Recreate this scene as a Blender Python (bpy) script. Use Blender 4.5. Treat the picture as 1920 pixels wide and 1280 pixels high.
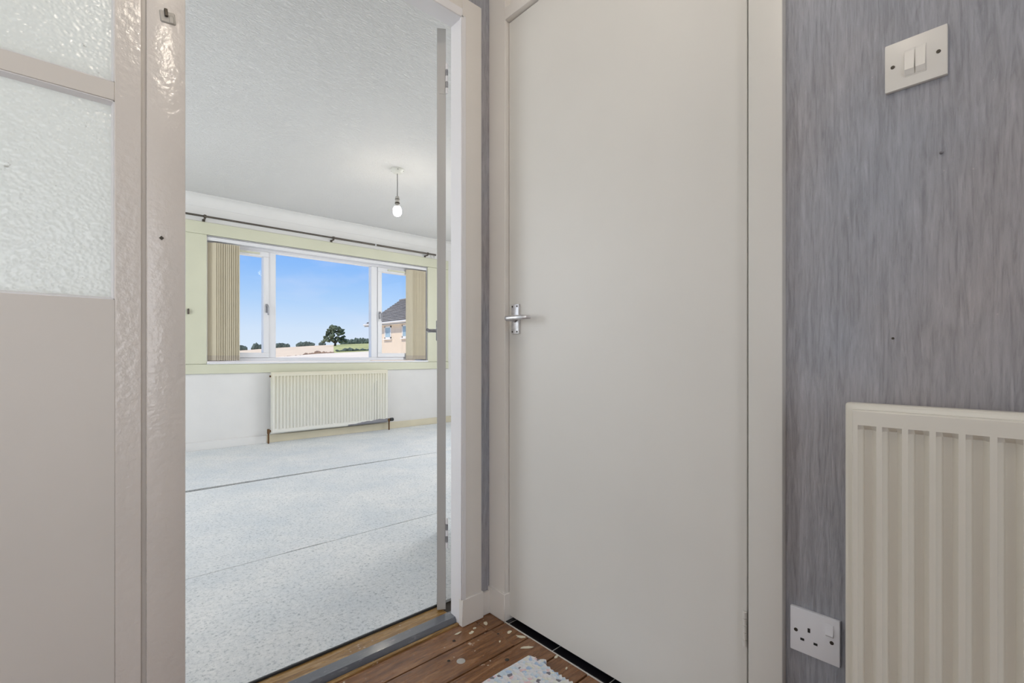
import bpy, bmesh, math, random
from mathutils import Vector, Matrix

for o in list(bpy.data.objects):
    bpy.data.objects.remove(o, do_unlink=True)
scene = bpy.context.scene
COL = scene.collection
rnd = random.Random(7)

# ------------------------------------------------------------------ camera
EYE = 0.896
cam_d = bpy.data.cameras.new('camera')
cam_d.sensor_width = 36.0
cam_d.lens = 890.0 / 1920.0 * 36.0
cam_d.shift_y = 26.0 / 1920.0
cam_d.clip_start = 0.02
cam_d.clip_end = 3000
cam = bpy.data.objects.new('camera', cam_d)
COL.objects.link(cam)
cam.location = (0, 0, EYE)
cam.rotation_euler = (math.radians(90), 0, math.radians(-42.3))
scene.camera = cam

# ------------------------------------------------------------------ sky
world = bpy.data.worlds.new('sky')
scene.world = world
world.use_nodes = True
nt = world.node_tree
nt.nodes.clear()
N = nt.nodes.new
w_out = N('ShaderNodeOutputWorld'); w_bg = N('ShaderNodeBackground')
w_tc = N('ShaderNodeTexCoord'); w_sep = N('ShaderNodeSeparateXYZ')
w_ramp = N('ShaderNodeValToRGB'); w_noise = N('ShaderNodeTexNoise'); w_map = N('ShaderNodeMapping')
w_mix = N('ShaderNodeMixRGB'); w_cr = N('ShaderNodeValToRGB')
nt.links.new(w_tc.outputs['Generated'], w_sep.inputs[0])
nt.links.new(w_sep.outputs['Z'], w_ramp.inputs[0])
e = w_ramp.color_ramp.elements
e[0].position = 0.0; e[0].color = (0.76, 0.86, 1.0, 1)
e[1].position = 1.0; e[1].color = (0.10, 0.27, 0.72, 1)
for p, c in ((0.05, (0.68, 0.81, 1.0)), (0.11, (0.45, 0.67, 1.0)), (0.17, (0.29, 0.54, 1.0)), (0.23, (0.20, 0.45, 1.0))):
    q = e.new(p); q.color = (*c, 1)
w_map.inputs['Scale'].default_value = (2.2, 2.2, 7.0)
nt.links.new(w_tc.outputs['Generated'], w_map.inputs[0])
nt.links.new(w_map.outputs[0], w_noise.inputs['Vector'])
w_noise.inputs['Scale'].default_value = 2.4
w_noise.inputs['Detail'].default_value = 5
nt.links.new(w_noise.outputs['Fac'], w_cr.inputs[0])
w_cr.color_ramp.elements[0].position = 0.50; w_cr.color_ramp.elements[0].color = (0, 0, 0, 1)
w_cr.color_ramp.elements[1].position = 0.78; w_cr.color_ramp.elements[1].color = (0.40, 0.40, 0.40, 1)
nt.links.new(w_cr.outputs[0], w_mix.inputs[0])
nt.links.new(w_ramp.outputs[0], w_mix.inputs[1])
w_mix.inputs[2].default_value = (0.80, 0.82, 1.0, 1)
nt.links.new(w_mix.outputs[0], w_bg.inputs[0])
w_bg.inputs[1].default_value = 1.0
nt.links.new(w_bg.outputs[0], w_out.inputs[0])

# ------------------------------------------------------------------ sun and added fill lamps at unseen openings
sun_d = bpy.data.lights.new('sun', 'SUN')
sun_d.energy = 3.9; sun_d.angle = math.radians(0.6); sun_d.color = (1.0, 0.90, 0.76)
sun = bpy.data.objects.new('sun', sun_d); COL.objects.link(sun)
sun.rotation_euler = Vector((0.45, 0.12, -0.72)).to_track_quat('-Z', 'Y').to_euler()

def area(name, loc, aim, sx, sy, power, color):
    d = bpy.data.lights.new(name, 'AREA')
    d.shape = 'RECTANGLE'; d.size = sx; d.size_y = sy; d.energy = power; d.color = color
    o = bpy.data.objects.new(name, d); COL.objects.link(o)
    o.location = loc
    o.rotation_euler = Vector(aim).to_track_quat('-Z', 'Z').to_euler()
    return o
# added fill lamps set at unseen made-up windows and a hall door (built below)
area('added_side_fill', (-1.56, 3.45, 1.45), (1, 0, 0), 1.7, 1.25, 31, (0.95, 0.98, 1.0))
area('added_end_fill', (4.20, 3.10, 1.45), (-1, 0, 0), 1.5, 1.25, 35, (1.0, 0.99, 0.97))
area('added_hall_back_fill', (-0.45, -2.24, 1.18), (0, 1, 0), 0.95, 1.75, 16.5, (1.0, 0.975, 0.95))
area('added_hall_side_fill', (-1.25, 0.58, 1.15), (1, 0, 0), 0.95, 1.15, 6.5, (1.0, 0.985, 0.97))
LIVING_BULB = 70.0
HALL_BULB = 130.0

scene.view_settings.view_transform = 'Standard'
scene.view_settings.look = 'None'
scene.view_settings.exposure = 0.0
scene.view_settings.gamma = 1.0
scene.view_settings.use_curve_mapping = False

# ------------------------------------------------------------------ materials
def new_mat(name):
    m = bpy.data.materials.new(name); m.use_nodes = True
    t = m.node_tree
    b = t.nodes['Principled BSDF']
    return m, t, b
def srgb(r, g, b):
    f = lambda v: ((v / 255 + 0.055) / 1.055) ** 2.4 if v > 10 else v / 255 / 12.92
    return (f(r), f(g), f(b))
def coords(t, scale=(1, 1, 1), kind='Object'):
    tc = t.nodes.new('ShaderNodeTexCoord'); mp = t.nodes.new('ShaderNodeMapping')
    mp.inputs['Scale'].default_value = scale
    t.links.new(tc.outputs[kind], mp.inputs[0])
    return mp.outputs[0]
def noise(t, vec, scale, detail=4, rough=0.5, dist=0.0):
    n = t.nodes.new('ShaderNodeTexNoise')
    n.inputs['Scale'].default_value = scale; n.inputs['Detail'].default_value = detail
    n.inputs['Roughness'].default_value = rough; n.inputs['Distortion'].default_value = dist
    t.links.new(vec, n.inputs['Vector'])
    return n
def ramp(t, fac, stops, interp='LINEAR'):
    r = t.nodes.new('ShaderNodeValToRGB')
    r.color_ramp.interpolation = interp
    el = r.color_ramp.elements
    while len(el) > len(stops): el.remove(el[-1])
    while len(el) < len(stops): el.new(0.5)
    for k, (p, c) in enumerate(stops):
        el[k].position = p; el[k].color = (c[0], c[1], c[2], 1) if hasattr(c, '__len__') else (c, c, c, 1)
    t.links.new(fac, r.inputs[0])
    return r
def mixc(t, fac, a, b, mode='MIX'):
    m = t.nodes.new('ShaderNodeMixRGB'); m.blend_type = mode
    for k, v in ((0, fac), (1, a), (2, b)):
        if hasattr(v, 'is_linked') or hasattr(v, 'links'): t.links.new(v, m.inputs[k])
        elif k == 0: m.inputs[0].default_value = v
        else: m.inputs[k].default_value = (*v, 1)
    return m.outputs[0]
def bump(t, b, height, strength, dist):
    n = t.nodes.new('ShaderNodeBump')
    n.inputs['Strength'].default_value = strength; n.inputs['Distance'].default_value = dist
    t.links.new(height, n.inputs['Height']); t.links.new(n.outputs[0], b.inputs['Normal'])
    return n

def paint(name, col, rough=0.4, vary=0.03, bs=60, bstr=0.08, bd=0.002, scale=(1, 1, 1), spec=0.5, coat=0.0):
    m, t, b = new_mat(name)
    v = coords(t, scale)
    n = noise(t, v, 3.0, 3)
    lo = tuple(c * (1 - vary) for c in col); hi = tuple(min(1, c * (1 + vary)) for c in col)
    r = ramp(t, n.outputs['Fac'], [(0.3, lo), (0.7, hi)])
    t.links.new(r.outputs[0], b.inputs['Base Color'])
    b.inputs['Roughness'].default_value = rough
    b.inputs['Specular IOR Level'].default_value = spec
    b.inputs['Coat Weight'].default_value = coat
    if bstr:
        n2 = noise(t, v, bs, 3)
        bump(t, b, n2.outputs['Fac'], bstr, bd)
    return m
def metal(name, col, rough=0.3):
    m, t, b = new_mat(name)
    v = coords(t)
    n = noise(t, v, 90, 3)
    r = ramp(t, n.outputs['Fac'], [(0.35, tuple(c * 0.8 for c in col)), (0.65, col)])
    t.links.new(r.outputs[0], b.inputs['Base Color'])
    b.inputs['Metallic'].default_value = 0.9; b.inputs['Roughness'].default_value = rough
    return m

M = {}
M['hall_paint'] = paint('hall_cream_gloss_paint', (0.80, 0.765, 0.715), 0.45, 0.025, 25, 0.03, 0.002)
M['gloss'] = paint('hall_cream_rippled_gloss', (0.82, 0.775, 0.725), 0.19, 0.03, 70, 0.5, 0.003)
M['door_paint'] = paint('closet_door_eggshell_paint', (0.72, 0.705, 0.66), 0.42, 0.02, 30, 0.03, 0.002)
M['white_gloss'] = paint('white_gloss_paint', (0.84, 0.83, 0.84), 0.3, 0.02, 30, 0.05, 0.002)
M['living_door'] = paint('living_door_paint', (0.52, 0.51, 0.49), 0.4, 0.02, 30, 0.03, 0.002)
M['living_wall'] = paint('living_wall_emulsion', (0.84, 0.83, 0.81), 0.8, 0.025, 90, 0.15, 0.002)
M['green'] = paint('pale_green_gloss', (0.72, 0.72, 0.56), 0.38, 0.03, 30, 0.04, 0.002)
M['cream_skirt'] = paint('cream_skirting_paint', (0.74, 0.68, 0.52), 0.45, 0.06, 40, 0.05, 0.002)
M['upvc'] = paint('white_plastic_frame', (0.86, 0.86, 0.88), 0.3, 0.01, 20, 0.0)
M['rad_hall'] = paint('cream_radiator_enamel', (0.78, 0.75, 0.665), 0.28, 0.02, 60, 0.03, 0.001)
M['plastic'] = paint('white_switch_plastic', (0.80, 0.78, 0.73), 0.35, 0.01, 60, 0.0)
M['plastic_cool'] = paint('white_socket_plastic', (0.84, 0.85, 0.89), 0.35, 0.01, 60, 0.0)
M['black'] = paint('dark_hole', (0.012, 0.012, 0.012), 0.6, 0.1, 60, 0.0)
M['screw'] = metal('dark_screw_metal', (0.10, 0.09, 0.075), 0.5)
M['alu'] = metal('brushed_aluminium', (0.80, 0.80, 0.82), 0.36)
M['grey_alu'] = metal('dull_aluminium', (0.42, 0.42, 0.44), 0.45)
M['pole'] = metal('dark_bronze_pole', (0.16, 0.14, 0.12), 0.45)
M['copper'] = metal('tarnished_copper', (0.20, 0.115, 0.06), 0.5)
M['rubber'] = paint('black_valve_plastic', (0.03, 0.032, 0.035), 0.5, 0.1, 60, 0.0)
M['flex'] = paint('grey_flex', (0.20, 0.20, 0.19), 0.6, 0.05, 60, 0.0)
M['holder'] = paint('grey_white_holder_plastic', (0.50, 0.48, 0.44), 0.4, 0.05, 60, 0.0)
M['rose'] = paint('off_white_rose_plastic', (0.72, 0.72, 0.66), 0.4, 0.03, 60, 0.0)
M['dark_wood'] = paint('dark_subfloor', (0.045, 0.035, 0.026), 0.8, 0.3, 30, 0.2, 0.003)
M['black_tile'] = paint('black_glazed_tile', (0.006, 0.006, 0.008), 0.18, 0.2, 30, 0.02, 0.001)
M['grout'] = paint('pale_grout', (0.62, 0.60, 0.55), 0.8, 0.1, 80, 0.1, 0.001)

# wallpaper: embossed, vertical bark-like streaks
def wallpaper(name, col):
    m, t, b = new_mat(name)
    v = coords(t, (1, 1, 0.085))
    big = noise(t, v, 26, 4, 0.6, 0.6)
    fine = noise(t, v, 210, 5, 0.65, 0.8)
    wav = noise(t, v, 75, 4, 0.6, 1.6)
    mx = mixc(t, 0.55, fine.outputs['Fac'], wav.outputs['Fac'])
    lo = tuple(c * 0.62 for c in col); hi = tuple(c * 1.32 for c in col)
    r = ramp(t, mx, [(0.30, lo), (0.5, col), (0.70, hi)])
    tint = noise(t, coords(t), 2.2, 3)
    tr = ramp(t, tint.outputs['Fac'], [(0.35, (0.94, 0.98, 1.05)), (0.65, (1.05, 0.99, 0.97))])
    c2 = mixc(t, 1.0, r.outputs[0], tr.outputs[0], 'MULTIPLY')
    vo = t.nodes.new('ShaderNodeTexVoronoi'); vo.inputs['Scale'].default_value = 42
    t.links.new(coords(t, (1, 1, 0.8)), vo.inputs['Vector'])
    sp = ramp(t, vo.outputs['Distance'], [(0.0, 0.75), (0.035, 0.5), (0.06, 0.0)])
    vn = noise(t, coords(t), 9, 2)
    sp2 = ramp(t, vn.outputs['Fac'], [(0.52, 0.0), (0.6, 1.0)])
    mk = mixc(t, 1.0, sp.outputs[0], sp2.outputs[0], 'MULTIPLY')
    c3 = mixc(t, mk, c2, (0.62, 0.58, 0.57))
    t.links.new(c3, b.inputs['Base Color'])
    b.inputs['Roughness'].default_value = 0.55
    mm = mixc(t, 0.35, mx, big.outputs['Fac'])
    bump(t, b, mm, 0.75, 0.007)
    return m
M['paper'] = wallpaper('grey_lilac_bark_wallpaper', (0.375, 0.374, 0.388))
M['paper_dark'] = M['paper']

# artex ceiling
m, t, b = new_mat('white_artex_ceiling')
v = coords(t, (1.0, 2.6, 1))
n1 = noise(t, v, 32, 4, 0.55, 1.4)
t.links.new(ramp(t, noise(t, coords(t), 1.2, 2).outputs['Fac'], [(0.3, (0.80, 0.795, 0.78)), (0.7, (0.83, 0.825, 0.81))]).outputs[0], b.inputs['Base Color'])
b.inputs['Roughness'].default_value = 0.75
rr = ramp(t, n1.outputs['Fac'], [(0.40, 0.0), (0.62, 1.0)])
bump(t, b, rr.outputs[0], 0.62, 0.0075)
M['artex'] = m

# recycled felt underlay
m, t, b = new_mat('pale_grey_felt_underlay')
v = coords(t)
a1 = noise(t, v, 85, 4, 0.7, 0.4)
a2 = noise(t, coords(t, (1, 1.6, 1)), 170, 3, 0.6, 0.8)
a3 = noise(t, v, 2.3, 4, 0.6)
base = ramp(t, a1.outputs['Fac'], [(0.30, (0.42, 0.455, 0.47)), (0.44, (0.78, 0.80, 0.80)), (0.66, (0.89, 0.90, 0.895))])
spk = ramp(t, a2.outputs['Fac'], [(0.27, (0.28, 0.31, 0.34)), (0.38, (1, 1, 1))])
c1 = mixc(t, 1.0, base.outputs[0], spk.outputs[0], 'MULTIPLY')
blot = ramp(t, a3.outputs['Fac'], [(0.35, (0.90, 0.93, 0.96)), (0.65, (1.06, 1.05, 1.04))])
c2 = mixc(t, 1.0, c1, blot.outputs[0], 'MULTIPLY')
t.links.new(c2, b.inputs['Base Color'])
b.inputs['Roughness'].default_value = 0.9
bump(t, b, a1.outputs['Fac'], 0.5, 0.004)
M['underlay'] = m

# varnished pine boards with paint flecks
def boards(name, dark, mid, light, flecks=True):
    m, t, b = new_mat(name)
    oi = t.nodes.new('ShaderNodeObjectInfo')
    add = t.nodes.new('ShaderNodeVectorMath'); add.operation = 'ADD'
    sc = t.nodes.new('ShaderNodeVectorMath'); sc.operation = 'SCALE'
    cmb = t.nodes.new('ShaderNodeCombineXYZ')
    t.links.new(oi.outputs['Random'], cmb.inputs[0]); t.links.new(oi.outputs['Random'], cmb.inputs[1])
    t.links.new(cmb.outputs[0], sc.inputs[0]); sc.inputs[3].default_value = 9.0
    v0 = coords(t, (1, 9, 9))
    t.links.new(v0, add.inputs[0]); t.links.new(sc.outputs[0], add.inputs[1])
    g = noise(t, add.outputs[0], 5, 6, 0.62, 1.2)
    g2 = noise(t, add.outputs[0], 22, 4, 0.6, 0.6)
    r = ramp(t, g.outputs['Fac'], [(0.30, dark), (0.5, mid), (0.72, light)])
    r2 = ramp(t, g2.outputs['Fac'], [(0.36, (0.66, 0.62, 0.58)), (0.6, (1.05, 1.03, 1.0))])
    c = mixc(t, 1.0, r.outputs[0], r2.outputs[0], 'MULTIPLY')
    if flecks:
        vv = coords(t)
        vo = t.nodes.new('ShaderNodeTexVoronoi'); vo.inputs['Scale'].default_value = 55
        wob = noise(t, vv, 60, 3)
        w = mixc(t, 0.012, vv, wob.outputs['Color'])
        t.links.new(w, vo.inputs['Vector'])
        d = ramp(t, vo.outputs['Distance'], [(0.0, 1), (0.13, 1.0), (0.17, 0.0)])
        k = ramp(t, noise(t, vv, 14, 4).outputs['Fac'], [(0.53, 0.0), (0.57, 0.9)])
        f = mixc(t, 1.0, d.outputs[0], k.outputs[0], 'MULTIPLY')
        patch = ramp(t, noise(t, vv, 17, 3, 0.6).outputs['Fac'], [(0.70, 0.0), (0.715, 0.7)])
        f2 = mixc(t, 1.0, f, patch.outputs[0], 'LIGHTEN')
        c = mixc(t, f2, c, (0.60, 0.50, 0.40))
    t.links.new(c, b.inputs['Base Color'])
    rf = ramp(t, g2.outputs['Fac'], [(0.3, 0.40), (0.7, 0.22)])
    t.links.new(rf.outputs[0], b.inputs['Roughness'])
    bump(t, b, g2.outputs['Fac'], 0.15, 0.002)
    return m
M['board'] = boards('stained_pine_boards', (0.135, 0.058, 0.022), (0.255, 0.118, 0.048), (0.37, 0.20, 0.095))
M['raw_wood'] = boards('bare_tan_wood', (0.22, 0.12, 0.04), (0.42, 0.25, 0.085), (0.60, 0.45, 0.27))

# worn black gloss for the door bar
m, t, b = new_mat('scuffed_black_gloss')
v = coords(t, (3, 12, 12))
g = noise(t, v, 9, 6, 0.7, 0.5)
r = ramp(t, g.outputs['Fac'], [(0.56, (0.085, 0.095, 0.118)), (0.68, (0.22, 0.22, 0.24)), (0.76, (0.45, 0.43, 0.41))])
t.links.new(r.outputs[0], b.inputs['Base Color'])
b.inputs['Roughness'].default_value = 0.28
b.inputs['Specular IOR Level'].default_value = 0.9
b.inputs['Coat Weight'].default_value = 0.8
b.inputs['Coat Roughness'].default_value = 0.12
bump(t, b, g.outputs['Fac'], 0.2, 0.003)
M['bar'] = m

# recycled crumb foam
m, t, b = new_mat('multicoloured_crumb_foam')
v = coords(t)
vo = t.nodes.new('ShaderNodeTexVoronoi'); vo.inputs['Scale'].default_value = 95
wob = noise(t, v, 70, 2)
t.links.new(mixc(t, 0.01, v, wob.outputs['Color']), vo.inputs['Vector'])
sx = t.nodes.new('ShaderNodeSeparateColor'); t.links.new(vo.outputs['Color'], sx.inputs[0])
r = ramp(t, sx.outputs[0], [(0.0, (0.74, 0.76, 0.80)), (0.30, (0.62, 0.72, 0.80)), (0.44, (0.80, 0.78, 0.78)), (0.58, (0.45, 0.58, 0.76)),
                            (0.66, (0.78, 0.79, 0.72)), (0.80, (0.78, 0.60, 0.62)), (0.86, (0.74, 0.75, 0.78)), (0.95, (0.22, 0.21, 0.24))], 'CONSTANT')
t.links.new(r.outputs[0], b.inputs['Base Color'])
b.inputs['Roughness'].default_value = 0.85
bump(t, b, vo.outputs['Distance'], 0.5, 0.004)
M['foam'] = m

# obscured (hammered) glass of the glazed door
m, t, b = new_mat('hammered_obscure_glass')
v = coords(t)
vo = t.nodes.new('ShaderNodeTexVoronoi'); vo.feature = 'SMOOTH_F1'; vo.inputs['Scale'].default_value = 150
t.links.new(v, vo.inputs['Vector'])
nn = noise(t, v, 30, 3)
hh = mixc(t, 0.25, vo.outputs['Distance'], nn.outputs['Fac'])
bp = t.nodes.new('ShaderNodeBump'); bp.inputs['Strength'].default_value = 0.4; bp.inputs['Distance'].default_value = 0.006
t.links.new(hh, bp.inputs['Height'])
tr = t.nodes.new('ShaderNodeBsdfTranslucent'); tr.inputs[0].default_value = (0.97, 0.98, 0.96, 1)
gl = t.nodes.new('ShaderNodeBsdfGlossy'); gl.inputs['Roughness'].default_value = 0.25
tp = t.nodes.new('ShaderNodeBsdfTransparent')
for nd in (tr, gl): t.links.new(bp.outputs[0], nd.inputs['Normal'])
dirt = ramp(t, noise(t, v, 55, 3, 0.7).outputs['Fac'], [(0.24, (0.50, 0.48, 0.44)), (0.31, (0.97, 0.98, 0.96))])
t.links.new(dirt.outputs[0], tr.inputs[0])
df = t.nodes.new('ShaderNodeBsdfDiffuse'); df.inputs[0].default_value = (0.85, 0.86, 0.84, 1)
t.links.new(bp.outputs[0], df.inputs['Normal'])
s0 = t.nodes.new('ShaderNodeMixShader'); s0.inputs[0].default_value = 0.22
t.links.new(tr.outputs[0], s0.inputs[1]); t.links.new(df.outputs[0], s0.inputs[2])
s1 = t.nodes.new('ShaderNodeMixShader'); s1.inputs[0].default_value = 0.07
t.links.new(s0.outputs[0], s1.inputs[1]); t.links.new(gl.outputs[0], s1.inputs[2])
t.links.new(s1.outputs[0], t.nodes['Material Output'].inputs[0])
M['obscure'] = m

# clear window glass
m, t, b = new_mat('clear_window_glass')
tp = t.nodes.new('ShaderNodeBsdfTransparent'); tp.inputs[0].default_value = (0.97, 0.98, 0.98, 1)
gl = t.nodes.new('ShaderNodeBsdfGlossy'); gl.inputs['Roughness'].default_value = 0.02
s1 = t.nodes.new('ShaderNodeMixShader'); s1.inputs[0].default_value = 0.002
t.links.new(tp.outputs[0], s1.inputs[1]); t.links.new(gl.outputs[0], s1.inputs[2])
t.links.new(s1.outputs[0], t.nodes['Material Output'].inputs[0])
M['glass'] = m

# blind fabric (lets light through)
def fabric(name, col):
    m, t, b = new_mat(name)
    v = coords(t, (40, 40, 3))
    n = noise(t, v, 6, 3)
    r = ramp(t, n.outputs['Fac'], [(0.3, tuple(c * 0.94 for c in col)), (0.7, col)])
    tr = t.nodes.new('ShaderNodeBsdfTranslucent'); df = t.nodes.new('ShaderNodeBsdfDiffuse')
    t.links.new(r.outputs[0], tr.inputs[0]); t.links.new(r.outputs[0], df.inputs[0])
    s = t.nodes.new('ShaderNodeMixShader'); s.inputs[0].default_value = 0.18
    t.links.new(df.outputs[0], s.inputs[1]); t.links.new(tr.outputs[0], s.inputs[2])
    t.links.new(s.outputs[0], t.nodes['Material Output'].inputs[0])
    return m
M['slat'] = fabric('cream_blind_fabric', (0.87, 0.79, 0.61))
M['slat_hem'] = fabric('cream_blind_hem', (0.74, 0.66, 0.54))

def emit(name, col, strength):
    m, t, b = new_mat(name)
    b.inputs['Base Color'].default_value = (0.9, 0.9, 0.88, 1)
    n = noise(t, coords(t), 8, 1)
    r = ramp(t, n.outputs['Fac'], [(0.0, col), (1.0, col)])
    t.links.new(r.outputs[0], b.inputs['Emission Color'])
    b.inputs['Emission Strength'].default_value = strength
    return m
M['bulb'] = emit('lit_bulb_glass', (1.0, 0.90, 0.76), LIVING_BULB)
M['hall_bulb'] = emit('lit_hall_bulb_glass', (1.0, 0.88, 0.74), HALL_BULB)
M['rad_living'] = None   # made below: the enamel has a dark bare stain near its bottom right corner

# outdoors
M['render_wall'] = paint('peach_render', (0.72, 0.60, 0.47), 0.9, 0.04, 8, 0.1, 0.02)
M['roof_tile'] = paint('grey_concrete_tile', (0.23, 0.215, 0.20), 0.85, 0.22, 3, 0.2, 0.02)
M['fascia'] = paint('white_fascia', (0.74, 0.72, 0.69), 0.5, 0.03, 8, 0.0)
M['house_glass'] = paint('reflecting_house_pane', (0.30, 0.42, 0.50), 0.1, 0.15, 2, 0.0)
M['stubble'] = paint('stubble_field', (0.76, 0.60, 0.42), 1.0, 0.10, 0.4, 0.0, scale=(0.05, 0.05, 0.05))
M['near_field'] = paint('dry_pale_field', (0.82, 0.71, 0.56), 1.0, 0.06, 0.4, 0.0, scale=(0.05, 0.05, 0.05))
M['grass'] = paint('green_pasture', (0.44, 0.44, 0.17), 1.0, 0.22, 0.4, 0.0, scale=(0.04, 0.04, 0.04))
M['leaf'] = paint('dark_tree_leaves', (0.10, 0.125, 0.08), 1.0, 0.5, 3, 0.0, scale=(0.3, 0.3, 0.3))
M['hedge'] = paint('distant_hedge_leaves', (0.105, 0.135, 0.115), 1.0, 0.35, 3, 0.0, scale=(0.1, 0.1, 0.1))
M['scrub'] = paint('dry_scrub_twigs', (0.34, 0.235, 0.165), 1.0, 0.35, 3, 0.0, scale=(0.3, 0.3, 0.3))
M['bark'] = paint('tree_bark', (0.09, 0.07, 0.055), 1.0, 0.3, 3, 0.0)

# stained radiator enamel
m, t, b = new_mat('yellowed_radiator_enamel')
tc = t.nodes.new('ShaderNodeTexCoord'); sp = t.nodes.new('ShaderNodeSeparateXYZ')
t.links.new(tc.outputs['Generated'], sp.inputs[0])
def math_node(op, a, bb):
    n = t.nodes.new('ShaderNodeMath'); n.operation = op; n.use_clamp = False
    for k, vv in ((0, a), (1, bb)):
        if hasattr(vv, 'links'): t.links.new(vv, n.inputs[k])
        else: n.inputs[k].default_value = vv
    return n.outputs[0]
wn = noise(t, coords(t), 14, 4)
wob = math_node('MULTIPLY', wn.outputs['Fac'], 0.05)
hgt = math_node('ADD', sp.outputs['Z'], wob)
lim = math_node('MULTIPLY', math_node('SUBTRACT', sp.outputs['X'], 0.60), 0.14)
stain = math_node('LESS_THAN', hgt, math_node('ADD', lim, 0.035))
right = math_node('GREATER_THAN', sp.outputs['X'], 0.62)
def band(x0, x1, ztop):
    q = math_node('MULTIPLY', math_node('GREATER_THAN', sp.outputs['X'], x0), math_node('LESS_THAN', sp.outputs['X'], x1))
    return math_node('MULTIPLY', q, math_node('LESS_THAN', hgt, ztop))
st = math_node('MULTIPLY', stain, right)
st = math_node('MAXIMUM', st, band(0.864, 0.869, 0.78))
st = math_node('MAXIMUM', st, band(0.889, 0.895, 0.82))
fac = math_node('MULTIPLY', st, 0.85)
yel = ramp(t, sp.outputs['Z'], [(0.0, (0.84, 0.83, 0.77)), (0.75, (0.82, 0.805, 0.70)), (1.0, (0.80, 0.755, 0.60))])
c = mixc(t, fac, yel.outputs[0], (0.16, 0.16, 0.20))
t.links.new(c, b.inputs['Base Color'])
b.inputs['Roughness'].default_value = 0.35
M['rad_living'] = m

# ------------------------------------------------------------------ builders
WORLD = {}          # object name -> world location of its origin (all parents are unrotated)
class MB:
    def __init__(self, xf=None):
        self.bm = bmesh.new(); self.xf = xf
    def _v(self, p):
        p = Vector(p)
        return self.bm.verts.new(self.xf @ p if self.xf else p)
    def box(self, x0, x1, y0, y1, z0, z1, bev=0.0, seg=1):
        vs = [self._v(p) for p in ((x0,y0,z0),(x1,y0,z0),(x1,y1,z0),(x0,y1,z0),(x0,y0,z1),(x1,y0,z1),(x1,y1,z1),(x0,y1,z1))]
        fs = [self.bm.faces.new([vs[i] for i in q]) for q in ((3,2,1,0),(4,5,6,7),(0,1,5,4),(1,2,6,5),(2,3,7,6),(3,0,4,7))]
        if bev:
            es = list({e for f in fs for e in f.edges})
            bmesh.ops.bevel(self.bm, geom=es, offset=bev, segments=seg, affect='EDGES', profile=0.6)
        return self
    def prism(self, pts, axis, a, b):
        """pts: 2-D outline; axis: which axis it is extruded along, from a to b"""
        def mk(p, q):
            return {0: (q, p[0], p[1]), 1: (p[0], q, p[1]), 2: (p[0], p[1], q)}[axis]
        A = [self._v(mk(p, a)) for p in pts]; B = [self._v(mk(p, b)) for p in pts]
        n = len(pts)
        self.bm.faces.new(A); self.bm.faces.new(list(reversed(B)))
        for i in range(n):
            self.bm.faces.new([A[i], B[i], B[(i+1) % n], A[(i+1) % n]])
        return self
    def tube(self, pts, r, seg=12, cap=True):
        pts = [Vector(p) for p in pts]; rs = r if hasattr(r, '__len__') else [r] * len(pts)
        rings = []
        up = Vector((0, 0, 1))
        for i, p in enumerate(pts):
            d = (pts[min(i+1, len(pts)-1)] - pts[max(i-1, 0)]).normalized()
            u = up if abs(d.dot(up)) < 0.95 else Vector((1, 0, 0))
            s = d.cross(u).normalized(); w = s.cross(d).normalized()
            rings.append([self._v(p + (s * math.cos(2*math.pi*k/seg) + w * math.sin(2*math.pi*k/seg)) * rs[i]) for k in range(seg)])
        for A, B in zip(rings, rings[1:]):
            for k in range(seg):
                self.bm.faces.new([A[k], A[(k+1) % seg], B[(k+1) % seg], B[k]])
        if cap:
            self.bm.faces.new(list(reversed(rings[0]))); self.bm.faces.new(rings[-1])
        return self
    def lathe(self, prof, c, axis=2, seg=20):
        """prof: (radius, height) pairs about an axis through c"""
        rings = []
        for r, h in prof:
            ring = []
            for k in range(seg):
                a = 2*math.pi*k/seg; u, w = r*math.cos(a), r*math.sin(a)
                p = {2: (u, w, h), 0: (h, u, w), 1: (u, h, w)}[axis]
                ring.append(self._v((c[0]+p[0], c[1]+p[1], c[2]+p[2])))
            rings.append(ring)
        for A, B in zip(rings, rings[1:]):
            for k in range(seg):
                self.bm.faces.new([A[k], A[(k+1) % seg], B[(k+1) % seg], B[k]])
        self.bm.faces.new(list(reversed(rings[0]))); self.bm.faces.new(rings[-1])
        return self
    def grid(self, rows):
        R = [[self._v(p) for p in row] for row in rows]
        for A, B in zip(R, R[1:]):
            for k in range(len(A)-1):
                self.bm.faces.new([A[k], A[k+1], B[k+1], B[k]])
        return self
    def build(self, name, mat, parent=None, smooth=40, origin=None):
        bm = self.bm
        bmesh.ops.recalc_face_normals(bm, faces=bm.faces[:])
        me = bpy.data.meshes.new(name)
        if parent is not None:
            org = WORLD[parent.name]
        elif origin is not None:
            org = Vector(origin)
        else:
            xs = [v.co.x for v in bm.verts]; ys = [v.co.y for v in bm.verts]; zs = [v.co.z for v in bm.verts]
            org = Vector(((min(xs)+max(xs))/2, (min(ys)+max(ys))/2, min(zs)))
        bmesh.ops.translate(bm, verts=bm.verts[:], vec=-org)
        bm.to_mesh(me); bm.free()
        me.materials.append(M[mat])
        if smooth:
            me.shade_smooth(); me.set_sharp_from_angle(angle=math.radians(smooth))
        o = bpy.data.objects.new(name, me); COL.objects.link(o)
        if parent is not None: o.parent = parent
        else: o.location = org
        WORLD[o.name] = org
        return o
def empty(name, loc):
    o = bpy.data.objects.new(name, None); o.empty_display_size = 0.05; COL.objects.link(o)
    o.location = loc; WORLD[o.name] = Vector(loc)
    return o
def tag(o, label, cat, group=None, kind=None):
    o['label'] = label; o['category'] = cat
    if group: o['group'] = group
    if kind: o['kind'] = kind
    return o
def struct(o, label, cat):
    return tag(o, label, cat, None, 'structure')

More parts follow.
